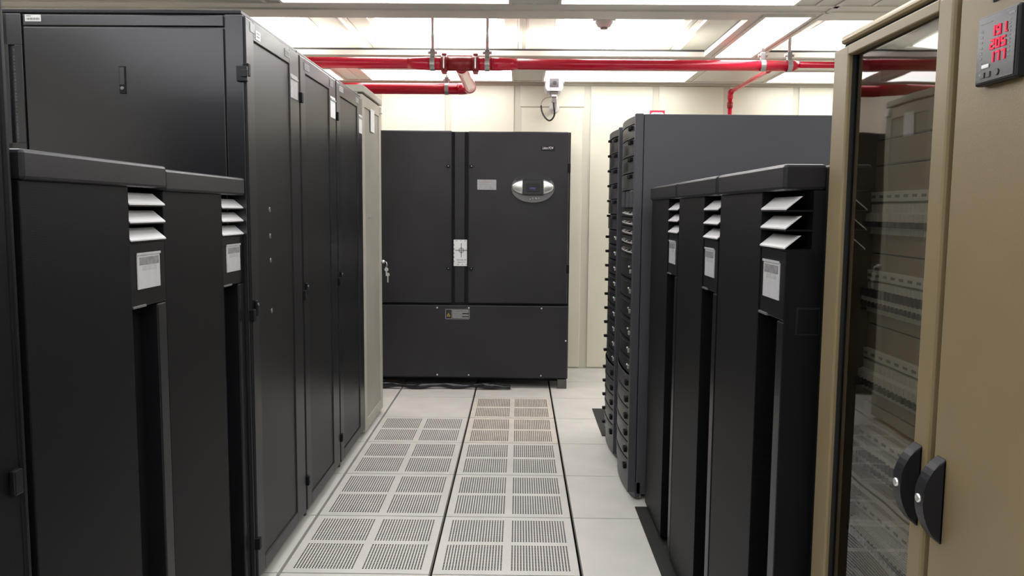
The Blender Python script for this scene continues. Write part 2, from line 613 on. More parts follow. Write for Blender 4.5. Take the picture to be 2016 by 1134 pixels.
coffer_light(-2.50, -1.48, 5.46, 6.62, 'large glowing coffer light above the tops of the tall black racks')
coffer_light(-1.08, -0.11, 5.46, 6.62, 'large glowing coffer light crossed by the two pipe hanger rods')
coffer_light(0.24, 1.19, 5.46, 6.62, 'large glowing coffer light behind the hanging smoke detector')
coffer_light(2.10, 3.15, 5.46, 6.62, 'large glowing coffer light beyond the long soffit, beside the beige cabinet top')

# ------------------------------------------------------------------ cooling unit against the back wall
ac = thing('cooling_unit', 'wide black computer room cooling unit with two doors against the back wall', 'cooling unit', (0, 6.35, 0))
AX0, AX1, AT = -1.345, 0.404, 2.062
MB().box(AX0 + 0.004, AX1, 0.045, 0.86, 0.075, AT - 0.004, 0.003).build('cabinet_body', 'ac_black', ac)
def ac_panel(name, x0, x1, z0, z1, y0=0.0, y1=0.045):
    return MB().box(x0, x1, y0, y1, z0, z1, 0.012 if name == 'door' else 0.006).build(name, 'ac_black', ac)
dl = ac_panel('door', AX0, -0.536, 0.693, AT)
dr = ac_panel('door', -0.410, 0.388, 0.693, AT - 0.004)
ac_panel('centre_post', -0.519, -0.434, 0.693, AT - 0.006, 0.024, 0.05)
ac_panel('front_panel', AX0, 0.396, 0.088, 0.676)
box('seam', 'groove', AX0 + 0.01, AX1 - 0.004, 0.03, 0.046, 0.676, 0.693, ac)
box('groove_strip', 'groove', -0.536, -0.519, 0.036, 0.046, 0.693, AT - 0.01, ac)
box('groove_strip', 'groove', -0.434, -0.410, 0.036, 0.046, 0.693, AT - 0.01, ac)
box('hinge', 'slot_black', 0.384, 0.402, -0.004, 0.03, 1.74, 1.81, ac, 0.002)
box('hinge', 'slot_black', 0.384, 0.402, -0.004, 0.03, 0.94, 1.01, ac, 0.002)
for d, xs_ in ((dl, -0.566), (dr, -0.383)):
    for z in (1.785, 0.975):
        lk = MB().lathe([(0.015, 0.0), (0.015, -0.006), (0.011, -0.009)], (xs_, 0, z), 'y', 16).build('lock', 'black_gloss', d)
        lk2 = None
        box('keyway', 'silver', xs_ - 0.002, xs_ + 0.006, -0.0105, -0.008, z - 0.002, z + 0.002, d)
for x in (-0.655, -0.40, 0.185):
    for z in (0.656, 0.108):
        MB().lathe([(0.0065, 0.0), (0.0065, -0.003), (0.004, -0.0045)], (x, 0, z), 'y', 10).build('screw', 'silver', ac)
MB().lathe([(0.0065, 0.0), (0.0065, -0.003), (0.004, -0.0045)], (0.382, 0, 0.395), 'y', 10).build('screw', 'silver', ac)
box('rating_plate', 'paper_mid', -0.335, -0.185, -0.002, 0.0, 1.601, 1.680, ac, label='brushed grey rating plate')
for k in range(6):
    box('plate_line', 'paper_grey', -0.325, -0.195, -0.0026, -0.002, 1.612 + k * 0.011, 1.614 + k * 0.011, bpy.data.objects['rating_plate'])
bplate = box('name_plate', 'black_gloss', 0.165, 0.275, -0.003, 0.0, 1.908, 1.945, ac, 0.001)
text('lettering', 'Liebert PCW', 0.028, 'paper', (0.22, -0.0034, 1.930), (math.pi / 2, 0, 0), bplate, 0.085)
# oval control panel
ov = thing('control_panel', '', '')
del ov['label'], ov['category']
ov.parent = ac
ov.location = (0.105, 0, 1.617)
ov['label'] = 'oval silver and black control display'
def ellipse(a, b, n=48, cz=0.0):
    return [(a * math.cos(2 * math.pi * k / n), cz + b * math.sin(2 * math.pi * k / n)) for k in range(n)]
MB().prism(ellipse(0.172, 0.115), 'y', -0.014, 0.0, 0.006).build('display_base', 'oval_grey', ov)
arc = [(0.165 * math.cos(a), 0.118 * math.sin(a)) for a in [math.pi * (0.16 + 0.68 * k / 20) for k in range(21)]]
MB().prism(arc, 'y', -0.018, -0.0142).build('display_hood', 'oval_dark', ov)
def wing(sx):
    mb = MB()
    n, mmm = 10, 8
    G = []
    for i in range(n + 1):
        x = 0.082 + (0.166 - 0.082) * i / n
        hh = 0.062 * math.sqrt(max(0.0, 1 - (x / 0.167) ** 2)) * 1.12 + 0.001
        row = []
        for j in range(mmm + 1):
            v = 2 * j / mmm - 1
            row.append(mb.bm.verts.new((sx * x, -0.018 - 0.030 * math.sqrt(max(0, 1 - v * v)) * math.sqrt(max(0, 1 - (x / 0.168) ** 2)), 0.006 + hh * v)))
        G.append(row)
    for i in range(n):
        for j in range(mmm):
            f = mb.bm.faces.new((G[i][j], G[i + 1][j], G[i + 1][j + 1], G[i][j + 1]))
            f.smooth = True
    bmesh.ops.recalc_face_normals(mb.bm, faces=list(mb.bm.faces))
    bmesh.ops.solidify(mb.bm, geom=list(mb.bm.faces), thickness=0.002)
    return mb.build('display_wing', 'silver', ov)
wing(-1)
wing(1)
MB().box(-0.082, 0.082, -0.042, -0.014, -0.055, 0.062, 0.006).build('display_bezel', 'oval_dark', ov)
MB().box(-0.052, 0.052, -0.0445, -0.042, -0.030, 0.034, 0.001).build('display_screen', 'meter_glass', ov)
MB().box(-0.026, 0.022, -0.0455, -0.0446, -0.012, 0.004).build('display_readout', 'screen_blue', ov)
kp = MB()
for (x, z) in ((-0.02, -0.088), (0.0, -0.082), (0.022, -0.080), (0.030, -0.083), (0.048, -0.080)):
    kp.lathe([(0.0035, 0.0), (0.0035, -0.003)], (x, -0.0138, z), 'y', 10)
kp.build('keypad', 'paper', ov)
# warning and centre-of-gravity stickers
st = box('gravity_sticker', 'paper', -0.524, -0.417, 0.018, 0.021, 0.992, 1.203, ac, label='white sticker with a cross-hair mark')
mk = MB()
sx, sz, yf = -0.463, 1.118, 0.0172
mk.box(sx - 0.0022, sx + 0.0022, yf, 0.018, sz - 0.056, sz + 0.058)
mk.box(sx - 0.050, sx + 0.046, yf, 0.018, sz - 0.0022, sz + 0.0022)
for (ra, rb) in ((0.013, 0.016), (0.020, 0.0225)):
    n = 32
    for k in range(n):
        a0, a1 = 2 * math.pi * k / n, 2 * math.pi * (k + 1) / n
        mk.prism([(sx + r * math.cos(a), sz + r * math.sin(a)) for r, a in ((ra, a0), (rb, a0), (rb, a1), (ra, a1))], 'y', yf, 0.018)
for k in range(3):
    for z in (1.193, 1.002):
        x = -0.508 + k * 0.034 + (0.012 if z < 1.1 else 0)
        mk.prism([(x, z - 0.002), (x + 0.014, z + 0.001), (x + 0.016, z + 0.004), (x + 0.002, z + 0.002)], 'y', yf, 0.018)
for k in range(5):
    z = 1.022 + k * 0.033
    mk.box(-0.5225, -0.5185, yf, 0.018, z, z + 0.014)
mk.build('cross_mark', 'ink', st)
text('lettering', 'CENTER OF', 0.014, 'ink', (-0.462, 0.0175, 1.040), (math.pi / 2, 0, 0), st, 0.078)
text('lettering', 'GRAVITY', 0.014, 'ink', (-0.462, 0.0175, 1.021), (math.pi / 2, 0, 0), st, 0.062)
wl = box('warning_label', 'black_metal', -0.588, -0.395, -0.0015, 0.0, 0.565, 0.646, ac, label='dark warning label with grey text lines')
ln = MB()
for (a, b, c, d) in ((-0.588, -0.395, 0.643, 0.646), (-0.588, -0.395, 0.565, 0.568), (-0.588, -0.585, 0.565, 0.646), (-0.398, -0.395, 0.565, 0.646), (-0.540, -0.538, 0.567, 0.644)):
    ln.box(a, b, -0.0022, -0.0015, c, d)
for k in range(8):
    z = 0.574 + k * 0.0083
    ln.box(-0.534, -0.402 - (0.05 if k in (1, 4) else 0.0), -0.0022, -0.0015, z, z + 0.0048)
ln.build('print', 'paper_mid', wl)
tri = MB()
for (p, q) in (((-0.576, 0.588), (-0.564, 0.612)), ((-0.564, 0.612), (-0.550, 0.588)), ((-0.550, 0.588), (-0.576, 0.588))):
    d = (Vector(q) - Vector(p)).normalized()
    nn = Vector((-d.y, d.x)) * 0.0012
    tri.prism([(p[0] + nn.x, p[1] + nn.y), (q[0] + nn.x, q[1] + nn.y), (q[0] - nn.x, q[1] - nn.y), (p[0] - nn.x, p[1] - nn.y)], 'y', -0.0022, -0.0015)
tri.box(-0.5645, -0.5625, -0.0022, -0.0015, 0.592, 0.603)
tri.build('warning_triangle', 'yellow', wl)
# stand and feet
for x in (AX0 + 0.02, 0.320):
    MB().box(x, x + 0.075, 0.01, 0.09, 0.0, 0.078, 0.003).build('foot', 'foot_grey', ac)
for x in (AX0 + 0.02, 0.320):
    MB().box(x, x + 0.075, 0.74, 0.82, 0.0, 0.078, 0.003).build('foot', 'foot_grey', ac)
MB().box(AX0 + 0.01, AX1 - 0.01, 0.10, 0.15, 0.045, 0.088).build('base_rail', 'slot_black', ac)
MB().box(AX0 + 0.01, AX1 - 0.01, 0.70, 0.75, 0.0, 0.088).build('base_rail', 'slot_black', ac)
# rolled black film pushed under the unit
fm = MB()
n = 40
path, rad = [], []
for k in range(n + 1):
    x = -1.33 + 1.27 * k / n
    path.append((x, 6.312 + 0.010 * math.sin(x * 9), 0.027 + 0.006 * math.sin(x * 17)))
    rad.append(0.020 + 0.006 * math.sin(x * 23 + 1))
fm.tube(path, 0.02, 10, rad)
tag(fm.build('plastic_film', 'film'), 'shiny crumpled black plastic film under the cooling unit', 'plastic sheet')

# ------------------------------------------------------------------ tall black racks, left row
def make_rack(label):
    """front faces +x at x=0; y runs 0..W"""
    W, H = 0.690, 2.128
    t = thing('server_rack', label, 'server rack', (0, 0, 0), 0, 'tall black racks in a row')
    b = MB()
    b.box(-1.0, -0.05, 0.012, W - 0.004, 0.03, H - 0.014)
    b.build('cabinet_body', 'black_metal', t)
    MB().box(-1.0, -0.012, 0.0, W - 0.002, H - 0.014, H, 0.003).build('top_plate', 'black_cap', t)
    # side frame facing the near end of the row
    sf = MB()
    sf.box(-0.070, -0.008, 0.0, 0.02, 0.03, H - 0.016, 0.002)
    sf.box(-0.90, -0.785, 0.0, 0.02, 0.03, 1.665, 0.002)
    sf.box(-0.90, -0.785, 0.0, 0.02, 2.005, H - 0.016, 0.002)
    sf.box(-0.813, -0.785, 0.0, 0.02, 1.665, 2.005, 0.002)
    sf.box(-1.0, -0.835, 0.0, 0.02, 0.03, H - 0.016, 0.002)
    sf.build('side_frame', 'black_metal', t)
    MB().box(-0.779, -0.076, 0.001, 0.02, H - 0.056, H - 0.019, 0.002).build('side_rail', 'black_metal', t)
    sp_ = MB().box(-0.779, -0.076, 0.001, 0.02, 0.05, H - 0.061, 0.003).build('side_panel', 'black_metal', t)
    la = MB().box(-0.446, -0.424, -0.004, 0.002, 1.838, 1.934, 0.002).build('latch', 'black_gloss', sp_)
    MB().box(-0.4435, -0.4265, -0.0065, -0.003, 1.868, 1.928, 0.001).build('latch_lever', 'black_metal', sp_)
    MB().lathe([(0.0065, 0.0), (0.0065, -0.003), (0.004, -0.0035)], (-0.435, -0.004, 1.856), 'y', 14).build('keyhole', 'oval_grey', sp_)
    box('slot_strip', 'paper_mid', -0.826, -0.820, 0.012, 0.018, 1.668, 2.003, t, label='pale strip inside the side slot')
    # door with its inset mesh
    d = MB()
    zb, zt = 0.055, H - 0.018
    ya, yb = 0.006, W - 0.006
    ia, ib, ic, idd = 0.095, W - 0.150, 0.110, 2.040
    d.box(-0.040, 0.0, ya, ia, zb, zt, 0.006)
    d.box(-0.040, 0.0, ib, yb, zb, zt, 0.006)
    d.box(-0.040, 0.0, ia - 0.006, ib + 0.006, zb, ic, 0.004)
    d.box(-0.040, 0.0, ia - 0.006, ib + 0.006, idd, zt, 0.004)
    dd = d.build('door', 'black_gloss', t)
    MB().box(-0.012, -0.005, ia, ib, ic, idd).build('mesh_insert', 'door_mesh', dd)
    e = MB()
    g = 0.003
    e.box(-0.006, -0.0042, ib - g, ib, ic, idd)
    e.box(-0.006, -0.0042, ia, ib, idd - g, idd)
    e.box(-0.006, -0.0042, ia, ib, ic, ic + g)
    e.build('insert_edge', 'groove', dd)
    for z in (1.925, 1.053, 0.195):
        MB().box(-0.012, 0.010, 0.0, 0.024, z - 0.022, z + 0.022, 0.003).build('hinge', 'slot_black', t)
    MB().box(0.0, 0.010, 0.030, 0.052, 1.045, 1.105, 0.004).build('door_lock', 'slot_black', dd)
    MB().lathe([(0.006, 0.0), (0.006, 0.004)], (0.010, 0.041, 1.09), 'x', 10).build('lock_barrel', 'oval_grey', dd)
    box('plinth', 'slot_black', -0.98, -0.05, 0.02, W - 0.02, 0.0, 0.03, t)
    return t, dd
XR = -0.965
rack1, rdoor = make_rack('tall black rack at the near end of the row, its latched side panel in view')
rack1.location = (XR, 2.845, 0)
rack2 = copy_tree(rack1)
rack2.location = (XR, 3.540, 0)
rack2['label'] = 'middle of the three tall black racks with narrow mesh doors'
rack3 = copy_tree(rack1)
rack3.location = (XR, 4.236, 0)
rack3['label'] = 'tall black rack beside the beige rack at the far end of the row'
def door_of(r):
    return [k for k in kids(r) if k.name.startswith('door') and k.type == 'MESH'][0]
# things that differ: the corner catch on the first rack, stickers, door buttons
cb = MB()
cb.box(-0.030, 0.008, -0.012, 0.004, 1.882, 1.936, 0.003)
cb.box(-0.012, 0.012, -0.018, -0.012, 1.897, 1.922, 0.002)
cb.build('corner_catch', 'black_cap', rack1)
def lbl(parent, m, y0, y1, z0, z1, name='sticker', lines=True, tape=False):
    s = box(name, m, 0.0, 0.0015, y0, y1, z0, z1, parent)
    if lines:
        q = MB()
        w = y1 - y0
        for k in range(2):
            z = z0 + (z1 - z0) * (0.3 + 0.35 * k)
            q.box(0.0014, 0.0022, y0 + 0.15 * w, y1 - 0.2 * w, z, z + (z1 - z0) * 0.14)
        q.build('print', 'ink_grey', s)
    return s
D1 = door_of(rack1)
lbl(rack1, 'paper_mid', 0.055, 0.105, 2.068, 2.100, lines=False)
lbl(rack1, 'paper', 0.115, 0.165, 2.052, 2.084, lines=True)
lbl(rack1, 'paper_grey', 0.475, 0.545, 2.062, 2.092)
lbl(rack2, 'paper_grey', 0.075, 0.165, 2.058, 2.088)
lbl(rack2, 'paper_grey', 0.555, 0.625, 2.060, 2.090)
lbl(rack3, 'paper_mid', 0.070, 0.165, 2.066, 2.094)
lbl(rack3, 'paper_mid', 0.500, 0.580, 2.066, 2.094)
# taped note / pouch on the right stile of each door
def pouch(parent, m, y0, y1, z0, z1):
    p = MB().box(0.0, 0.002, y0, y1, z0, z1, 0.001).build('paper_note', m, parent)
    box('note_fold', 'paper_mid', 0.002, 0.006, y0, y1, z1 - 0.02, z1 - 0.012, p)
    return p
pouch(rack1, 'paper_mid', 0.548, 0.655, 1.905, 2.005)
pouch(rack2, 'paper', 0.562, 0.668, 1.905, 2.012)
pouch(rack3, 'paper', 0.588, 0.680, 1.895, 2.005)
for z in (1.435, 1.333, 1.238, 1.040):
    MB().lathe([(0.010, 0.0), (0.010, 0.002), (0.007, 0.003)], (-0.005, 0.248, z), 'x', 14).build('door_button', 'oval_grey', D1)
sk = box('asset_sticker', 'paper', -0.770, -0.714, -0.0005, 0.001, 2.085, 2.108, rack1, label='small white asset sticker')
q = MB()
q.box(-0.766, -0.748, -0.0012, -0.0005, 2.102, 2.105)
for k in range(14):
    q.box(-0.764 + k * 0.0033, -0.764 + k * 0.0033 + (0.0022 if k % 3 else 0.001), -0.0012, -0.0005, 2.090, 2.097)
q.build('print', 'ink_grey', sk)

# beige rack at the end of the row
br = thing('beige_rack', 'beige grey rack with keys hanging at its door edge, last in the row', 'server rack', (XR, 4.930, 0))
BW, BH = 0.660, 2.195
MB().box(-0.95, -0.03, 0.0, BW, 0.02, BH - 0.03, 0.004).build('cabinet_body', 'beige_rack', br)
MB().box(-0.97, 0.008, -0.004, BW + 0.004, BH - 0.045, BH, 0.006).build('top_plate', 'beige_rack', br)
bd = MB()
bd.box(-0.03, 0.0, 0.004, 0.075, 0.03, BH - 0.055, 0.003)
bd.box(-0.03, 0.0, BW - 0.085, BW - 0.004, 0.03, BH - 0.055, 0.003)
bd.box(-0.03, 0.0, 0.07, BW - 0.08, 0.03, 0.10, 0.002)
bd.box(-0.03, 0.0, 0.07, BW - 0.08, BH - 0.125, BH - 0.055, 0.002)
bdo = bd.build('door', 'beige_rack', br)
box('door_panel', 'beige_rack_in', -0.02, -0.006, 0.07, BW - 0.08, 0.10, BH - 0.125, bdo)
box('sticker', 'ink_grey', -0.006, -0.004, 0.20, 0.30, 1.378, 1.388, bdo)
box('paper_note', 'paper', 0.0, 0.002, 0.27, 0.40, 1.94, 2.085, bdo)
box('corner_latch', 'tee_white', 0.0, 0.014, BW - 0.06, BW - 0.005, BH - 0.10, BH - 0.06, br)
lk = MB().lathe([(0.012, 0.0), (0.012, 0.02), (0.009, 0.024)], (0.0, BW - 0.03, 1.075), 'x', 14).build('lock', 'silver', br)
ks = MB()
ks.tube([(0.026, BW - 0.03, 1.075), (0.036, BW - 0.03, 1.072), (0.040, BW - 0.03, 1.05), (0.036, BW - 0.03, 1.03), (0.03, BW - 0.03, 1.04)], 0.0025, 6)
ks.lathe([(0.014, -0.0015), (0.014, 0.0015)], (0.036, BW - 0.03, 1.020), 'y', 14)
ks.box(0.031, 0.040, BW - 0.032, BW - 0.028, 0.975, 1.01)
ks.lathe([(0.013, -0.0015), (0.013, 0.0015)], (0.046, BW - 0.034, 0.985), 'y', 14)
ks.box(0.042, 0.050, BW - 0.036, BW - 0.032, 0.93, 0.975)
ks.build('keys', 'silver', br, 'bunch of steel keys')

# ------------------------------------------------------------------ low black cabinets with louvred corner
def make_low_cabinet(label, group):
    """front faces +x at x=0, louvred column at high y"""
    W, H = 0.637, 1.553
    cw = 0.200                        # width of the louvred column
    y1 = W
    t = thing('storage_cabinet', label, 'cabinet', (0, 0, 0), 0, group)
    MB().box(-0.86, -0.094, 0.0, W, 0.02, H - 0.002, 0.004).build('cabinet_body', 'cab_black', t)
    MB().box(-0.088, 0.012, -0.001, W + 0.001, 1.492, H, 0.008).build('top_cap', 'black_cap', t)
    MB().box(-0.088, 0.002, 0.0, y1 - cw, 0.025, 1.492, 0.002).build('mesh_door', 'cab_mesh', t)
    # column behind the louvres and the front of the column
    MB().box(-0.088, -0.060, y1 - cw, y1, 0.025, 1.492).build('column_back', 'slot_black', t)
    MB().box(-0.060, -0.001, y1 - cw + 0.001, y1, 1.182, 1.350, 0.003).build('column_plate', 'cab_black', t)
    MB().box(-0.060, -0.001, y1 - 0.052, y1, 0.03, 1.180, 0.004).build('column_strip', 'black_gloss', t)
    MB().box(-0.088, -0.002, y1 - 0.004, y1 + 0.0004, 0.028, 1.350).build('end_plate', 'cab_black', t)
    MB().box(-0.060, -0.050, y1 - cw, y1 - 0.052, 0.03, 1.180).build('handle_slot', 'slot_black', t)
    MB().box(-0.020, 0.003, y1 - cw + 0.004, y1 - cw + 0.075, 1.181, 1.187, 0.001).build('latch', 'oval_grey', t)
    for zl in (1.446, 1.400, 1.354):
        th = 0.0035
        MB().prism([(0.004, zl), (0.004, zl + th), (-0.030, zl + 0.032), (-0.034, zl + 0.032)], 'y', y1 - cw + 0.001, y1 + 0.001).build('louvre_slat', 'louvre', t)
    for zl in (1.442, 1.396, 1.350):
        MB().box(-0.060, 0.003, y1 - cw, y1, zl, zl + 0.004).build('louvre_shelf', 'cab_black', t)
    # label pouch
    c = MB().box(-0.001, 0.0025, y1 - 0.165, y1 - 0.038, 1.228, 1.319, 0.001).build('label_card', 'card', t, 'white card in a clear pouch')
    box('card_header', 'paper_grey', 0.0025, 0.0032, y1 - 0.155, y1 - 0.046, 1.291, 1.311, c)
    box('card_print', 'paper_mid', 0.0025, 0.0030, y1 - 0.140, y1 - 0.060, 1.277, 1.289, c)
    box('pouch_rim', 'paper_mid', 0.0025, 0.0045, y1 - 0.170, y1 - 0.036, 1.317, 1.323, c)
    # small square cover on the column's end face
    sc = MB()
    sc.box(-0.086, -0.030, y1, y1 + 0.0012, 1.150, 1.2155)
    sc.build('cover_gap', 'groove', t)
    MB().box(-0.084, -0.033, y1 + 0.0004, y1 + 0.0022, 1.153, 1.2125, 0.0008).build('square_cover', 'cab_black', t)
    box('seam', 'groove', -0.094, -0.088, 0.002, W - 0.002, 0.03, H - 0.01, t)
    return t
lc = make_low_cabinet('low black cabinet with louvred corner, left row, nearest the camera', 'low black cabinets in the left row')
lc.location = (-0.982, 1.560, 0)
lc2 = copy_tree(lc)
lc2.location = (-0.988, 2.203, 0)
lc2.scale = (1, 1, 0.9955)
lc2['label'] = 'low black cabinet with louvred corner, left row, touching the tall black rack'
gR = 'low black cabinets in the right row'
for k, (y, lab) in enumerate(((2.494, 'low black cabinet in the right row beside the glass door, square cover on its end'),
                              (3.136, 'middle low black cabinet in the right row'),
                              (3.778, 'low black cabinet in the right row, farthest, against the grey storage rack'))):
    r = copy_tree(lc)
    r.location = (0.628, y, 0)
    r.rotation_euler = (0, 0, math.pi)
    r.scale = (1, 0.968, 1)
    r['label'] = lab
    r['group'] = gR

# tall perforated rack at the picture's left edge
nr = thing('perforated_rack', 'tall dark rack with perforated door, cut by the left picture edge', 'server rack', (-0.982, 0.90, 0))
MB().box(-0.9, -0.04, 0.0, 0.640, 0.02, 2.08, 0.003).build('cabinet_body', 'cab_black', nr)
pd = MB().box(-0.035, 0.0, 0.004, 0.622, 0.05, 2.06, 0.006).build('perforated_door', 'cab_mesh', nr)
MB().box(-0.035, 0.004, 0.618, 0.640, 0.05, 2.06, 0.008).build('door_edge', 'cab_black', nr)
MB().box(0.0, 0.012, 0.585, 0.612, 0.88, 0.93, 0.003).build('door_handle', 'black_gloss', pd)

# ------------------------------------------------------------------ grey storage racks with curved drive bezels, right row
def storage_rack(name, label, y0, y1, modules, knob_far):
    t = thing(name, label, 'storage rack', (0, y0, 0), 0, 'grey storage racks with curved fronts')
    W = y1 - y0
    XF = 0.594
    MB().box(XF, XF + 0.98, 0.0, W - 0.003, 0.03, 1.903, 0.004).build('cabinet_body', 'rack_grey', t)
    for ya, yb, xp in ((0.0, 0.034, 0.042), (W - 0.037, W - 0.003, 0.012)):
        MB().box(XF - xp, XF - 0.002, ya, yb, 0.04, 1.906, 0.004).build('front_post', 'rack_grey', t)
    MB().box(XF - 0.006, XF + 0.01, 0.03, W - 0.03, 0.04, 1.90).build('recess_back', 'slot_black', t)
    ya, yb = 0.030, W - 0.010
    xc = XF - 0.016
    def arc_prism(z0, z1, bul, name, m, depth=0.02, bev=0.0, xo=0.0):
        p = arc_pts(ya, yb, xc + xo, bul)
        pts = p + [(xc + xo + depth, yb), (xc + xo + depth, ya)]
        return MB().prism(pts, 'z', z0, z1, bev).build(name, m, t)
    # curved plinth
    p = arc_pts(0.0, W - 0.003, XF - 0.005, 0.036)
    MB().prism(p + [(XF + 0.02, W - 0.003), (XF + 0.02, 0.0)], 'z', 0.012, 0.092, 0.002).build('plinth', 'bezel_grey', t)
    MB().lathe([(0.012, 0.0), (0.012, 0.03)], (XF + 0.02, 0.03, 0.0), 'z', 12).build('levelling_foot', 'silver', t)
    arc_prism(1.868, 1.904, 0.034, 'top_bezel', 'bezel_grey', bev=0.003)
    for (z0, z1, kind) in modules:
        if kind == 'bezel':
            b_ = arc_prism(z0 + 0.003, z1 - 0.003, 0.030, 'drive_bezel', 'bezel_grey', bev=0.0)
            lip = arc_pts(ya, yb, xc, 0.034)
            MB().prism(lip + [(xc + 0.02, yb), (xc + 0.02, ya)], 'z', z1 - 0.020, z1 - 0.003, 0.002).build('bezel_lip', 'rack_grey', b_)
            MB().box(xc - 0.034, xc + 0.004, ya + 0.085, ya + 0.130, z0 + 0.028, z0 + 0.054, 0.004).build('latch', 'slot_black', b_)
            if knob_far:
                MB().box(xc - 0.044, xc - 0.020, ya + 0.40, ya + 0.43, z0 + 0.012, z0 + 0.028, 0.003).build('latch', 'slot_black', b_)
        elif kind == 'dark':
            b_ = arc_prism(z0 + 0.004, z1 - 0.004, 0.024, 'dark_bezel', 'bezel_dark', bev=0.0)
            lp = MB()
            lip = arc_pts(ya + 0.02, yb - 0.05, xc, 0.029)
            lp.prism(lip + [(xc + 0.02, yb - 0.05), (xc + 0.02, ya + 0.02)], 'z', z1 - 0.026, z1 - 0.018)
            lp.build('bezel_lip', 'black_cap', b_)
            MB().lathe([(0.005, 0.004), (0.005, -0.004)], (xc - 0.020, ya + 0.13, (z0 + z1) / 2), 'x', 10).build('lamp', 'silver', b_)
            MB().box(xc - 0.026, xc - 0.002, ya + 0.07, ya + 0.080, z0 + 0.03, z0 + 0.05, 0.002).build('catch', 'silver', b_)
            if knob_far:
                MB().box(xc - 0.042, xc - 0.016, ya + 0.40, ya + 0.43, z0 + 0.030, z0 + 0.046, 0.003).build('latch', 'slot_black', b_)
        elif kind == 'tall':
            b_ = arc_prism(z0 + 0.003, z1 - 0.003, 0.032, 'drive_bezel', 'bezel_grey', bev=0.002)
            lip = arc_pts(ya + 0.05, yb - 0.05, xc - 0.003, 0.031)
            MB().prism(lip + [(xc + 0.02, yb - 0.05), (xc + 0.02, ya + 0.05)], 'z', z0 + 0.012, z0 + (z1 - z0) * 0.72, 0.001).build('bezel_inset', 'oval_dark', b_)
            MB().box(xc - 0.036, xc + 0.004, ya + 0.09, ya + 0.110, z1 - 0.026, z1 - 0.006, 0.004).build('latch', 'slot_black', b_)
            MB().box(xc - 0.038, xc + 0.004, ya + 0.13, ya + 0.150, z1 - 0.028, z1 - 0.006, 0.004).build('latch', 'slot_black', b_)
            if knob_far:
                MB().box(xc - 0.050, xc - 0.022, ya + 0.28, ya + 0.31, z1 - 0.016, z1 - 0.002, 0.003).build('latch', 'slot_black', b_)
        elif kind == 'strips':
            b_ = MB().box(xc + 0.012, xc + 0.022, ya, yb, z0, z1).build('blank_bay', 'slot_black', t)
            for a in (0.06, 0.20, 0.36):
                MB().box(xc - 0.022, xc + 0.012, ya + a, ya + a + 0.11, z0 + 0.002, z1, 0.004).build('bay_strip', 'rack_grey', b_)
        elif kind == 'tray':
            b_ = MB().box(xc - 0.006, xc + 0.02, ya, yb, z0 + 0.003, z1 - 0.003, 0.003).build('drive_tray', 'bezel_dark', t)
            hp = arc_pts(ya + 0.06, ya + 0.42, xc - 0.008, 0.028, 8)
            hm = MB()
            hm.tube([(x, y, z0 + 0.012 + 0.014 * (k / 8)) for k, (x, y) in enumerate(hp)], 0.005, 8)
            for k in (1, 3, 5, 7):
                hm.tube([(hp[k][0], hp[k][1], z0 + 0.013 + 0.014 * k / 8), (xc - 0.004, hp[k][1], z0 + 0.030)], 0.003, 6)
            hm.build('tray_handle', 'cctv_steel', b_)
    return t
m1 = [(1.797, 1.866, 'tall'), (1.712, 1.797, 'tall'), (1.629, 1.712, 'tall'), (1.545, 1.629, 'tall'), (1.456, 1.545, 'strips')]
for k in range(5):
    m1.append((1.456 - 0.047 * (k + 1), 1.456 - 0.047 * k, 'tray'))
m1 += [(1.10, 1.221, 'dark'), (1.0, 1.10, 'dark'), (0.90, 1.0, 'dark'), (0.79, 0.90, 'dark'), (0.70, 0.79, 'dark'), (0.617, 0.70, 'dark')]
for k in range(6):
    m1.append((0.095 + 0.087 * k, 0.095 + 0.087 * (k + 1), 'bezel'))
storage_rack('storage_rack', 'tall grey storage rack, its plain grey side facing the camera behind the low cabinets', 3.868, 4.492, m1, False)
m2 = []
for k in range(20):
    z = 0.095 + 0.0884 * k
    m2.append((z, z + 0.0884, 'bezel' if k < 5 else ('dark' if k < 14 else 'tall')))
storage_rack('storage_rack', 'second storage rack, mostly hidden, only its curved bezel edge showing against the wall', 4.496, 5.12, m2, True)

# dark rubber mats in the floor beside the racks
tag(MB().box(0.576, 0.72, 2.98, 3.768, 0.0, 0.006, 0.001).build('floor_mat', 'rubber'), 'black rubber floor mat along the low cabinets in the right row', 'mat')
tag(MB().box(0.543, 0.72, 5.0, 5.70, 0.0, 0.006, 0.001).build('floor_mat', 'rubber'), 'dark floor mat sticking out past the storage rack near the back wall', 'mat')

# ------------------------------------------------------------------ beige electrical cabinets, right foreground
EX = 0.72
ec = thing('breaker_cabinet', 'beige breaker cabinet with tinted glass door and rows of breakers', 'electrical cabinet', (EX, 1.332, 0))
EW, EH = 0.498, 1.806
sh = MB()
sh.box(0.0, 0.36, -0.002, 0.012, 0.02, EH, 0.002)
sh.box(0.004, 0.36, EW - 0.010, EW, 0.02, EH, 0.002)
sh.box(0.0, 0.36, 0.012, EW - 0.010, EH - 0.012, EH, 0.0)
sh.box(0.34, 0.36, 0.012, EW - 0.010, 0.02, EH - 0.012, 0.0)
sh.box(0.004, 0.36, 0.012, EW - 0.010, 0.02, 0.05, 0.0)
sh.build('cabinet_shell', 'panel_beige', ec)
MB().box(-0.006, 0.38, -0.004, EW + 0.002, EH + 0.006, EH + 0.026, 0.008).build('roof_profile', 'strip_alu', ec)
box('roof_gap', 'groove', 0.004, 0.36, 0.0, EW - 0.002, EH, EH + 0.006, ec)
df = MB()
df.box(-0.020, 0.0, 0.0, 0.050, 0.05, EH - 0.008, 0.006)
df.box(-0.020, 0.0, EW - 0.082, EW - 0.004, 0.05, EH - 0.008, 0.004)
df.box(-0.020, 0.0, 0.046, EW - 0.078, 0.05, 0.12, 0.003)
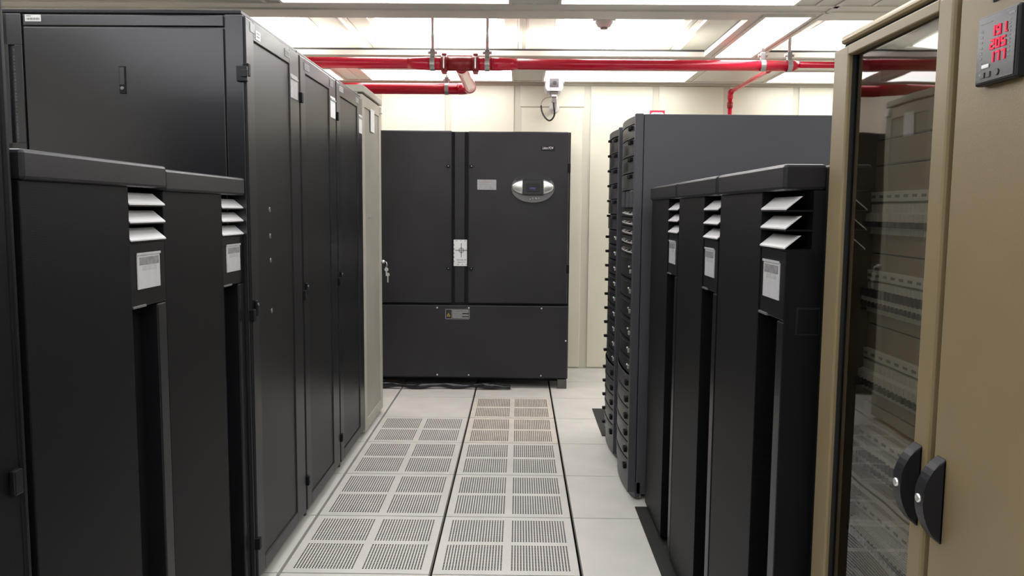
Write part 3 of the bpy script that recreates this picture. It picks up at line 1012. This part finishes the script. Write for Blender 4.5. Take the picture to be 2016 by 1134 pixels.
df.box(-0.020, 0.0, 0.046, EW - 0.078, EH - 0.030, EH - 0.008, 0.003)
gdo = df.build('glass_door', 'panel_beige', ec)
gw = (EW - 0.082 - 0.052) / 2
pane = box('pane', 'tinted_glass', -0.001, 0.001, -gw, gw, 0.12, EH - 0.030, gdo)
pane.location = (-0.005, 0.052 + gw, 0)
pane.rotation_euler = (0, 0, math.radians(-0.8))
gk = MB()
gk.box(-0.010, 0.002, 0.048, 0.056, 0.12, EH - 0.03)
gk.box(-0.010, 0.002, EW - 0.086, EW - 0.080, 0.12, EH - 0.03)
gk.build('pane_gasket', 'groove', gdo)
# inside: cover plates, breaker rows
XI = 0.070
seams = [0.06, 0.30, 0.475, 0.655, 0.835, 1.010, 1.190, 1.350, 1.545, 1.602, 1.79]
for za, zb in zip(seams, seams[1:]):
    MB().box(XI + 0.012, XI + 0.020, 0.014, EW - 0.012, za + 0.0018, zb - 0.0018, 0.002).build('cover_plate', 'panel_in', ec)
box('mounting_plate', 'groove', XI + 0.022, XI + 0.026, 0.014, EW - 0.012, 0.05, EH - 0.014, ec)
rows = [(1.487, 'down'), (1.313, 'window'), (1.136, 'down'), (0.953, 'window'), (0.785, 'down'), (0.61, 'window')]
b_mesh = {}
for (zr, kind) in rows:
    ls = MB().box(XI, XI + 0.012, 0.030, EW - 0.022, zr - 0.022, zr, 0.002).build('label_strip', 'white_plastic', ec)
    q = MB()
    for k in range(12):
        y = 0.045 + k * 0.037
        q.box(XI - 0.0008, XI, y, y + 0.018, zr - 0.014, zr - 0.008)
    q.build('print', 'ink_grey', ls)
    for k in range(24):
        y = 0.034 + k * 0.0182
        if y + 0.018 > EW - 0.022:
            break
        key = ('b', kind)
        if key not in b_mesh:
            b0 = MB()
            b0.prism([(0.012, -0.066), (0.0, -0.066), (0.0, -0.048), (-0.012, -0.044), (-0.012, -0.022), (0.0, -0.018), (0.0, 0.0), (0.012, 0.0)], 'y', 0.0005, 0.0172)
            bo = b0.build('breaker', 'breaker', ec)
            b_mesh[key] = bo.data
            tg = MB()
            if kind == 'down':
                tg.box(-0.022, -0.010, 0.005, 0.0125, -0.050, -0.038, 0.002)
            else:
                tg.box(-0.018, -0.011, 0.005, 0.0125, -0.030, -0.012)
                tg.box(-0.016, -0.011, 0.005, 0.0125, -0.052, -0.040)
            to = tg.build('toggle', 'ink', bo)
            b_mesh[('t', kind)] = to.data
        else:
            bo = bpy.data.objects.new('breaker', b_mesh[key])
            C.objects.link(bo)
            bo.parent = ec
            to = bpy.data.objects.new('toggle', b_mesh[('t', kind)])
            C.objects.link(to)
            to.parent = bo
        bo.location = (XI, y, zr - 0.027)
# the plain cabinet next to it
pc = thing('control_cabinet', 'plain beige cabinet door with digital meter, cut by the right picture edge', 'electrical cabinet', (EX, 0.72, 0))
PW = 0.606
MB().box(0.0, 0.36, 0.0, PW, 0.02, EH, 0.003).build('cabinet_shell', 'panel_beige', pc)
MB().box(-0.006, 0.38, -0.004, PW, EH + 0.006, EH + 0.026, 0.008).build('roof_profile', 'strip_alu', pc)
pdoor = MB().box(-0.020, 0.0, 0.006, PW - 0.012, 0.05, EH - 0.008, 0.008).build('cabinet_door', 'panel_beige', pc)
box('vent_lip', 'panel_beige', -0.026, -0.018, 0.25, 0.505, 1.757, 1.766, pdoor, 0.001)
box('vent_gap', 'groove', -0.0215, -0.019, 0.25, 0.500, 1.752, 1.757, pdoor)
# swing handles
def handle(parent, y, z0, z1):
    n = 16
    H_ = z1 - z0
    pts = [(-0.020, z0)]
    for k in range(n + 1):
        s = k / n
        pts.append((-0.022 - 0.034 * math.sin(math.pi * s) ** 0.7 * (1.0 if s > 0.5 else 0.96), z0 + H_ * s))
    pts.append((-0.020, z1))
    h = MB().prism(pts, 'y', y - 0.014, y + 0.014, 0.003).build('handle', 'meter_black', parent)
    MB().lathe([(0.0075, 0.004), (0.0075, -0.003), (0.005, -0.004)], (-0.0545, y + 0.000, z0 + H_ * 0.52), 'x', 14).build('key_barrel', 'silver', h)
    return h
handle(ec, 0.030, 0.897, 1.040)
handle(pc, PW - 0.042, 0.897, 1.040)

# digital meter on the plain cabinet's door
mt = thing('digital_meter', 'black square panel meter with three red number rows', 'meter', (EX - 0.0202, 1.133, 1.630))
MB().box(-0.014, 0.0, 0.0, 0.100, 0.0, 0.101, 0.003).build('meter_case', 'meter_black', mt)
MB().box(-0.0152, -0.0138, 0.004, 0.096, 0.004, 0.097, 0.0005).build('meter_face', 'meter_glass', mt)
SEG = {'0': 'abcdef', '1': 'bc', '2': 'abged', '5': 'afgcd', '7': 'abc', '9': 'abcdfg'}
def digit_mb(mb, ch, yl, z, w, h):
    """seven-segment digit; viewer's left is +y, yl is the left edge"""
    x0, x1 = -0.0166, -0.0150
    th = 0.0026
    sl = 0.0015
    def seg(a):
        if a == 'a': mb.box(x0, x1, yl - w + 0.001, yl - 0.001, z + h - th, z + h)
        if a == 'g': mb.box(x0, x1, yl - w + 0.001, yl - 0.001, z + h / 2 - th / 2, z + h / 2 + th / 2)
        if a == 'd': mb.box(x0, x1, yl - w + 0.001, yl - 0.001, z, z + th)
        if a == 'f': mb.box(x0, x1, yl - th, yl, z + h / 2, z + h)
        if a == 'e': mb.box(x0, x1, yl - th, yl, z, z + h / 2)
        if a == 'b': mb.box(x0, x1, yl - w, yl - w + th, z + h / 2, z + h)
        if a == 'c': mb.box(x0, x1, yl - w, yl - w + th, z, z + h / 2)
    for a in SEG[ch]:
        seg(a)
for row, (num, z) in enumerate((('191', 0.0665), ('205', 0.0480), ('177', 0.0295))):
    mb = MB()
    for k, ch in enumerate(num):
        digit_mb(mb, ch, 0.0625 - k * 0.0135, z, 0.0105, 0.0145)
    if num == '191':
        mb.box(-0.0166, -0.0150, 0.0225, 0.0245, z, z + 0.002)
    mb.build('number_row', 'digit_red', mt)
mk = MB()
for k in range(9):
    mk.box(-0.0156, -0.0150, 0.083, 0.087, 0.014 + k * 0.0078, 0.017 + k * 0.0078)
for k in range(10):
    mk.box(-0.0156, -0.0150, 0.0155, 0.0195, 0.032 + k * 0.0055, 0.0342 + k * 0.0055)
mk.box(-0.0156, -0.0150, 0.008, 0.022, 0.089, 0.0925)
mk.box(-0.0156, -0.0150, 0.060, 0.090, 0.0885, 0.0895)
mk.box(-0.0156, -0.0150, 0.008, 0.034, 0.0055, 0.0062)
mk.build('face_print', 'ink_grey', mt)
kb = MB()
for y in (0.073, 0.059):
    kb.box(-0.0168, -0.0150, y, y + 0.009, 0.0095, 0.018, 0.0006)
kb.lathe([(0.0048, 0.0), (0.0048, -0.0018)], (-0.0150, 0.043, 0.014), 'x', 14)
kb.build('button', 'digit_off', mt)
MB().box(-0.0168, -0.0150, 0.063, 0.080, 0.0235, 0.029, 0.0006).build('sticker', 'paper', mt)

# ------------------------------------------------------------------ red sprinkler pipework
pw = thing('sprinkler_pipe', 'red sprinkler pipe running across the room below the ceiling, with tee and branches', 'pipe', (0, 0, 0))
YP, ZP, RP = 5.40, 2.405, 0.0355
def pipe(name, path, r, m='red_paint', radii=None, seg=20):
    return MB().tube(path, r, seg, radii).build(name, m, pw)
pipe('pipe_run', [(-3.35, YP, ZP + 0.004), (-0.74, YP, ZP + 0.004)], RP)
pipe('reducer', [(-0.75, YP, ZP + 0.004), (-0.70, YP, ZP + 0.003), (-0.63, YP, ZP + 0.001), (-0.60, YP, ZP)], RP, radii=[RP, RP + 0.002, 0.043, 0.043])
pipe('pipe_run', [(-0.60, YP, ZP), (-0.50, YP, ZP)], 0.043)
pipe('tee_fitting', [(-0.515, YP, ZP), (-0.29, YP, ZP)], 0.046, 'red_fitting')
pipe('pipe_run', [(-0.31, YP, ZP), (-0.19, YP, ZP)], 0.043)
pipe('reducer', [(-0.20, YP, ZP), (-0.14, YP, ZP), (-0.07, YP, ZP), (-0.02, YP, ZP)], RP, radii=[0.043, 0.043, RP + 0.003, RP])
pipe('pipe_run', [(-0.03, YP, ZP), (1.79, YP, ZP)], RP)
pipe('reducer', [(1.775, YP, ZP), (1.80, YP, ZP), (1.84, YP, ZP + 0.008)], RP, radii=[RP + 0.003, RP + 0.002, 0.022])
pipe('pipe_run', [(1.83, YP, ZP + 0.008), (3.9, YP, ZP + 0.008)], 0.021)
for x in (-0.507, -0.299):
    cpl = MB()
    cpl.tube([(x - 0.020, YP, ZP), (x + 0.020, YP, ZP)], 0.054, 20)
    cpl.box(x - 0.016, x + 0.016, YP - 0.018, YP + 0.018, ZP + 0.045, ZP + 0.066, 0.004)
    cpl.box(x - 0.016, x + 0.016, YP - 0.018, YP + 0.018, ZP - 0.066, ZP - 0.045, 0.004)
    cq = cpl.build('coupling', 'red_fitting', pw)
    MB().box(x - 0.005, x + 0.005, YP - 0.060, YP - 0.050, ZP - 0.040, ZP + 0.040, 0.003).build('bolt', 'silver', cq)
# branch back to the rear run
XB, YR, ZR = -0.402, 6.60, 2.42
pipe('branch_pipe', [(XB, YP, ZP), (XB, YP + 0.12, ZP + 0.001), (XB, YR - 0.10, ZR)], 0.045, 'red_paint', radii=[0.048, 0.046, 0.0445])
pts = []
for k in range(9):
    a = math.pi / 2 * k / 8
    pts.append((XB - 0.10 * (1 - math.cos(a)), YR - 0.10 + 0.10 * math.sin(a), ZR))
pipe('elbow', pts, 0.0465)
pipe('rear_run', [(XB - 0.098, YR, ZR), (-3.35, YR, ZR - 0.004)], 0.0445)
# small branch to the wall on the other side
XD = 1.655
pipe('branch_pipe', [(XD, YP, ZP - 0.02), (XD + 0.005, YP + 0.08, ZP - 0.022), (1.83, 7.06, ZP + 0.075)], 0.017, seg=14)
pts = []
pipe('elbow', [(1.826, 7.03, ZP + 0.073), (1.832, 7.085, ZP + 0.072), (1.834, 7.10, ZP + 0.055), (1.834, 7.10, ZP + 0.02)], 0.024, seg=14)
pipe('drop_pipe', [(1.834, 7.10, ZP + 0.03), (1.834, 7.10, 0.002)], 0.0175, seg=14)
pipe('coupling', [(1.834, 7.10, ZP - 0.01), (1.834, 7.10, ZP - 0.06)], 0.024, 'red_fitting', seg=14)

def hanger(x, y, zc, r, top, label, rod_m='silver'):
    t = thing('pipe_hanger', label, 'pipe hanger', (x, y, zc), 0, 'galvanised pipe hangers')
    n = 24
    mb = MB()
    for k in range(n):
        a0, a1 = 2 * math.pi * k / n, 2 * math.pi * (k + 1) / n
        mb.prism([(rr * math.cos(a), rr * math.sin(a)) for rr, a in ((r + 0.0005, a0), (r + 0.004, a0), (r + 0.004, a1), (r + 0.0005, a1))], 'x', -0.016, 0.016)
    mb.build('strap', 'galvanised', t)
    MB().box(-0.016, 0.016, -0.012, 0.012, r, r + 0.050, 0.003).build('yoke', 'cctv_steel', t)
    MB().lathe([(0.010, -0.030), (0.010, 0.030)], (0, 0, r + 0.030), 'x', 12).build('bolt', 'galvanised', t)
    h = top - zc
    if h > r + 0.06:
        MB().tube([(0, 0, r + 0.045), (0, 0, h)], 0.010, 16).build('rod', rod_m, t)
    return t
hanger(-0.585, YP, ZP, 0.043, ZC - 0.002, 'pipe hanger to the left of the red pipe tee')
hanger(-0.222, YP, ZP, 0.043, ZC - 0.002, 'pipe hanger to the right of the red pipe tee')
hanger(1.60, YP, ZP, RP, ZS - 0.012, 'pipe hanger beside the thin red branch under the long soffit')
hanger(1.775, YP, ZP, RP + 0.003, ZC, 'pipe hanger where the red pipe narrows')
hanger(-0.60, YR, ZR, 0.0445, ZS - 0.012, 'white pipe hanger on the rear red pipe', 'white_plastic')

# ------------------------------------------------------------------ security camera on the back wall
cc = thing('security_camera', 'white boxed security camera on a wall bracket above the cooling unit', 'security camera', (0.285, 6.86, 2.505))
oct_ = [(-0.075, -0.035), (-0.058, -0.058), (0.058, -0.058), (0.075, -0.035), (0.078, 0.0), (0.060, 0.045), (0.048, 0.056), (-0.048, 0.056), (-0.060, 0.045), (-0.078, 0.0)]
MB().prism(oct_, 'y', 0.0, 0.27, 0.004).build('housing', 'cctv_white', cc)
MB().box(-0.038, 0.038, -0.004, 0.002, -0.026, 0.046, 0.002).build('window', 'cctv_window', cc)
MB().lathe([(0.016, 0.0), (0.016, -0.003)], (0.004, -0.004, 0.010), 'y', 16).build('lens', 'oval_dark', cc)
hd = MB()
hd.tube([(-0.064, -0.002, 0.050), (-0.082, -0.002, 0.010), (-0.080, -0.002, -0.004)], 0.004, 8)
hd.tube([(0.064, -0.002, 0.050), (0.082, -0.002, 0.010), (0.080, -0.002, -0.004)], 0.004, 8)
hd.build('hood_edge', 'cctv_steel', cc)
for x in (-0.03, 0.02):
    MB().lathe([(0.004, 0.0), (0.004, -0.002)], (x, 0.0, -0.044), 'y', 8).build('screw', 'cctv_steel', cc)
mo = MB()
mo.box(-0.035, 0.035, 0.02, 0.12, -0.078, -0.058, 0.003)
mo.box(-0.028, 0.028, 0.02, 0.10, -0.092, -0.080, 0.003)
mo.build('mount_plate', 'cctv_steel', cc)
MB().box(-0.022, 0.024, 0.01, 0.09, -0.106, -0.090, 0.004).build('swivel', 'silver', cc)
MB().prism([(-0.012, -0.104), (0.016, -0.104), (0.020, -0.150), (-0.022, -0.150)], 'y', 0.02, 0.06, 0.002).build('cable_gland', 'cctv_steel', cc)
MB().tube([(0.012, 0.05, -0.10), (0.014, 0.14, -0.13), (0.016, 0.26, -0.165), (0.016, 0.345, -0.165)], 0.021, 12).build('bracket_arm', 'cctv_white', cc)
MB().lathe([(0.046, 0.365), (0.046, 0.352), (0.036, 0.344)], (0.016, 0, -0.160), 'y', 20).build('wall_plate', 'cctv_white', cc)
cab = [(-0.002, 0.04, -0.148), (0.002, 0.04, -0.19), (0.008, 0.05, -0.235), (-0.004, 0.06, -0.275), (-0.035, 0.07, -0.297), (-0.070, 0.08, -0.272), (-0.098, 0.10, -0.22), (-0.107, 0.12, -0.165)]
cab2 = [(-0.107, 0.12, -0.165), (-0.100, 0.14, -0.130), (-0.075, 0.16, -0.100), (-0.04, 0.18, -0.085), (0.0, 0.19, -0.075), (0.01, 0.19, -0.05)]
def smooth_path(p, n=6):
    out = []
    P = [Vector(v) for v in p]
    for k in range(len(P) - 1):
        a, b, c, d = P[max(0, k - 1)], P[k], P[k + 1], P[min(len(P) - 1, k + 2)]
        for j in range(n):
            s = j / n
            out.append(0.5 * ((2 * b) + (c - a) * s + (2 * a - 5 * b + 4 * c - d) * s * s + (3 * b - a - 3 * c + d) * s ** 3))
    out.append(P[-1])
    return out
MB().tube(smooth_path(cab), 0.0075, 8).build('cable', 'cable', cc, 'looped black cable')
MB().tube(smooth_path(cab2), 0.003, 8).build('thin_lead', 'cctv_steel', cc)

# ------------------------------------------------------------------ smoke detector
sd = thing('smoke_detector', 'round white smoke detector hanging from the ceiling in front of the light', 'smoke detector', (0.548, 5.40, 2.688))
MB().lathe([(0.028, 0.077), (0.028, 0.0), (0.030, -0.006)], (0, 0, 0), 'z', 20).build('stem', 'tee_white', sd)
MB().box(-0.075, 0.075, -0.02, 0.02, 0.002, 0.012, 0.002).build('bracket', 'tee_white', sd)
MB().lathe([(0.058, -0.004), (0.060, -0.014), (0.052, -0.020), (0.044, -0.036), (0.028, -0.044)], (0, 0, 0), 'z', 28).build('detector_head', 'white_plastic', sd)
MB().lathe([(0.026, -0.043), (0.026, -0.052), (0.018, -0.055)], (0, 0, 0), 'z', 20).build('sensor_cap', 'cctv_steel', sd)

# red sign on the wall, top showing above the storage rack
sg = thing('wall_sign', 'red and white sign on the back wall, peeking over the grey storage rack', 'sign', (1.22, YW - 0.014, 2.08))
MB().box(-0.066, 0.066, -0.006, 0.0, 0.0, 0.255, 0.002).build('sign_board', 'red_sign', sg)
MB().prism([(-0.058, 0.01), (0.058, 0.01), (0.058, 0.222), (0.046, 0.238), (-0.046, 0.238), (-0.058, 0.222)], 'y', -0.008, -0.006).build('white_field', 'paper', sg)
q = MB()
for k in range(7):
    x = -0.030 + k * 0.009
    q.box(x, x + 0.0055, -0.0088, -0.008, 0.212, 0.224 + (0.004 if k == 0 else 0))
q.build('lettering', 'ink_grey', sg)
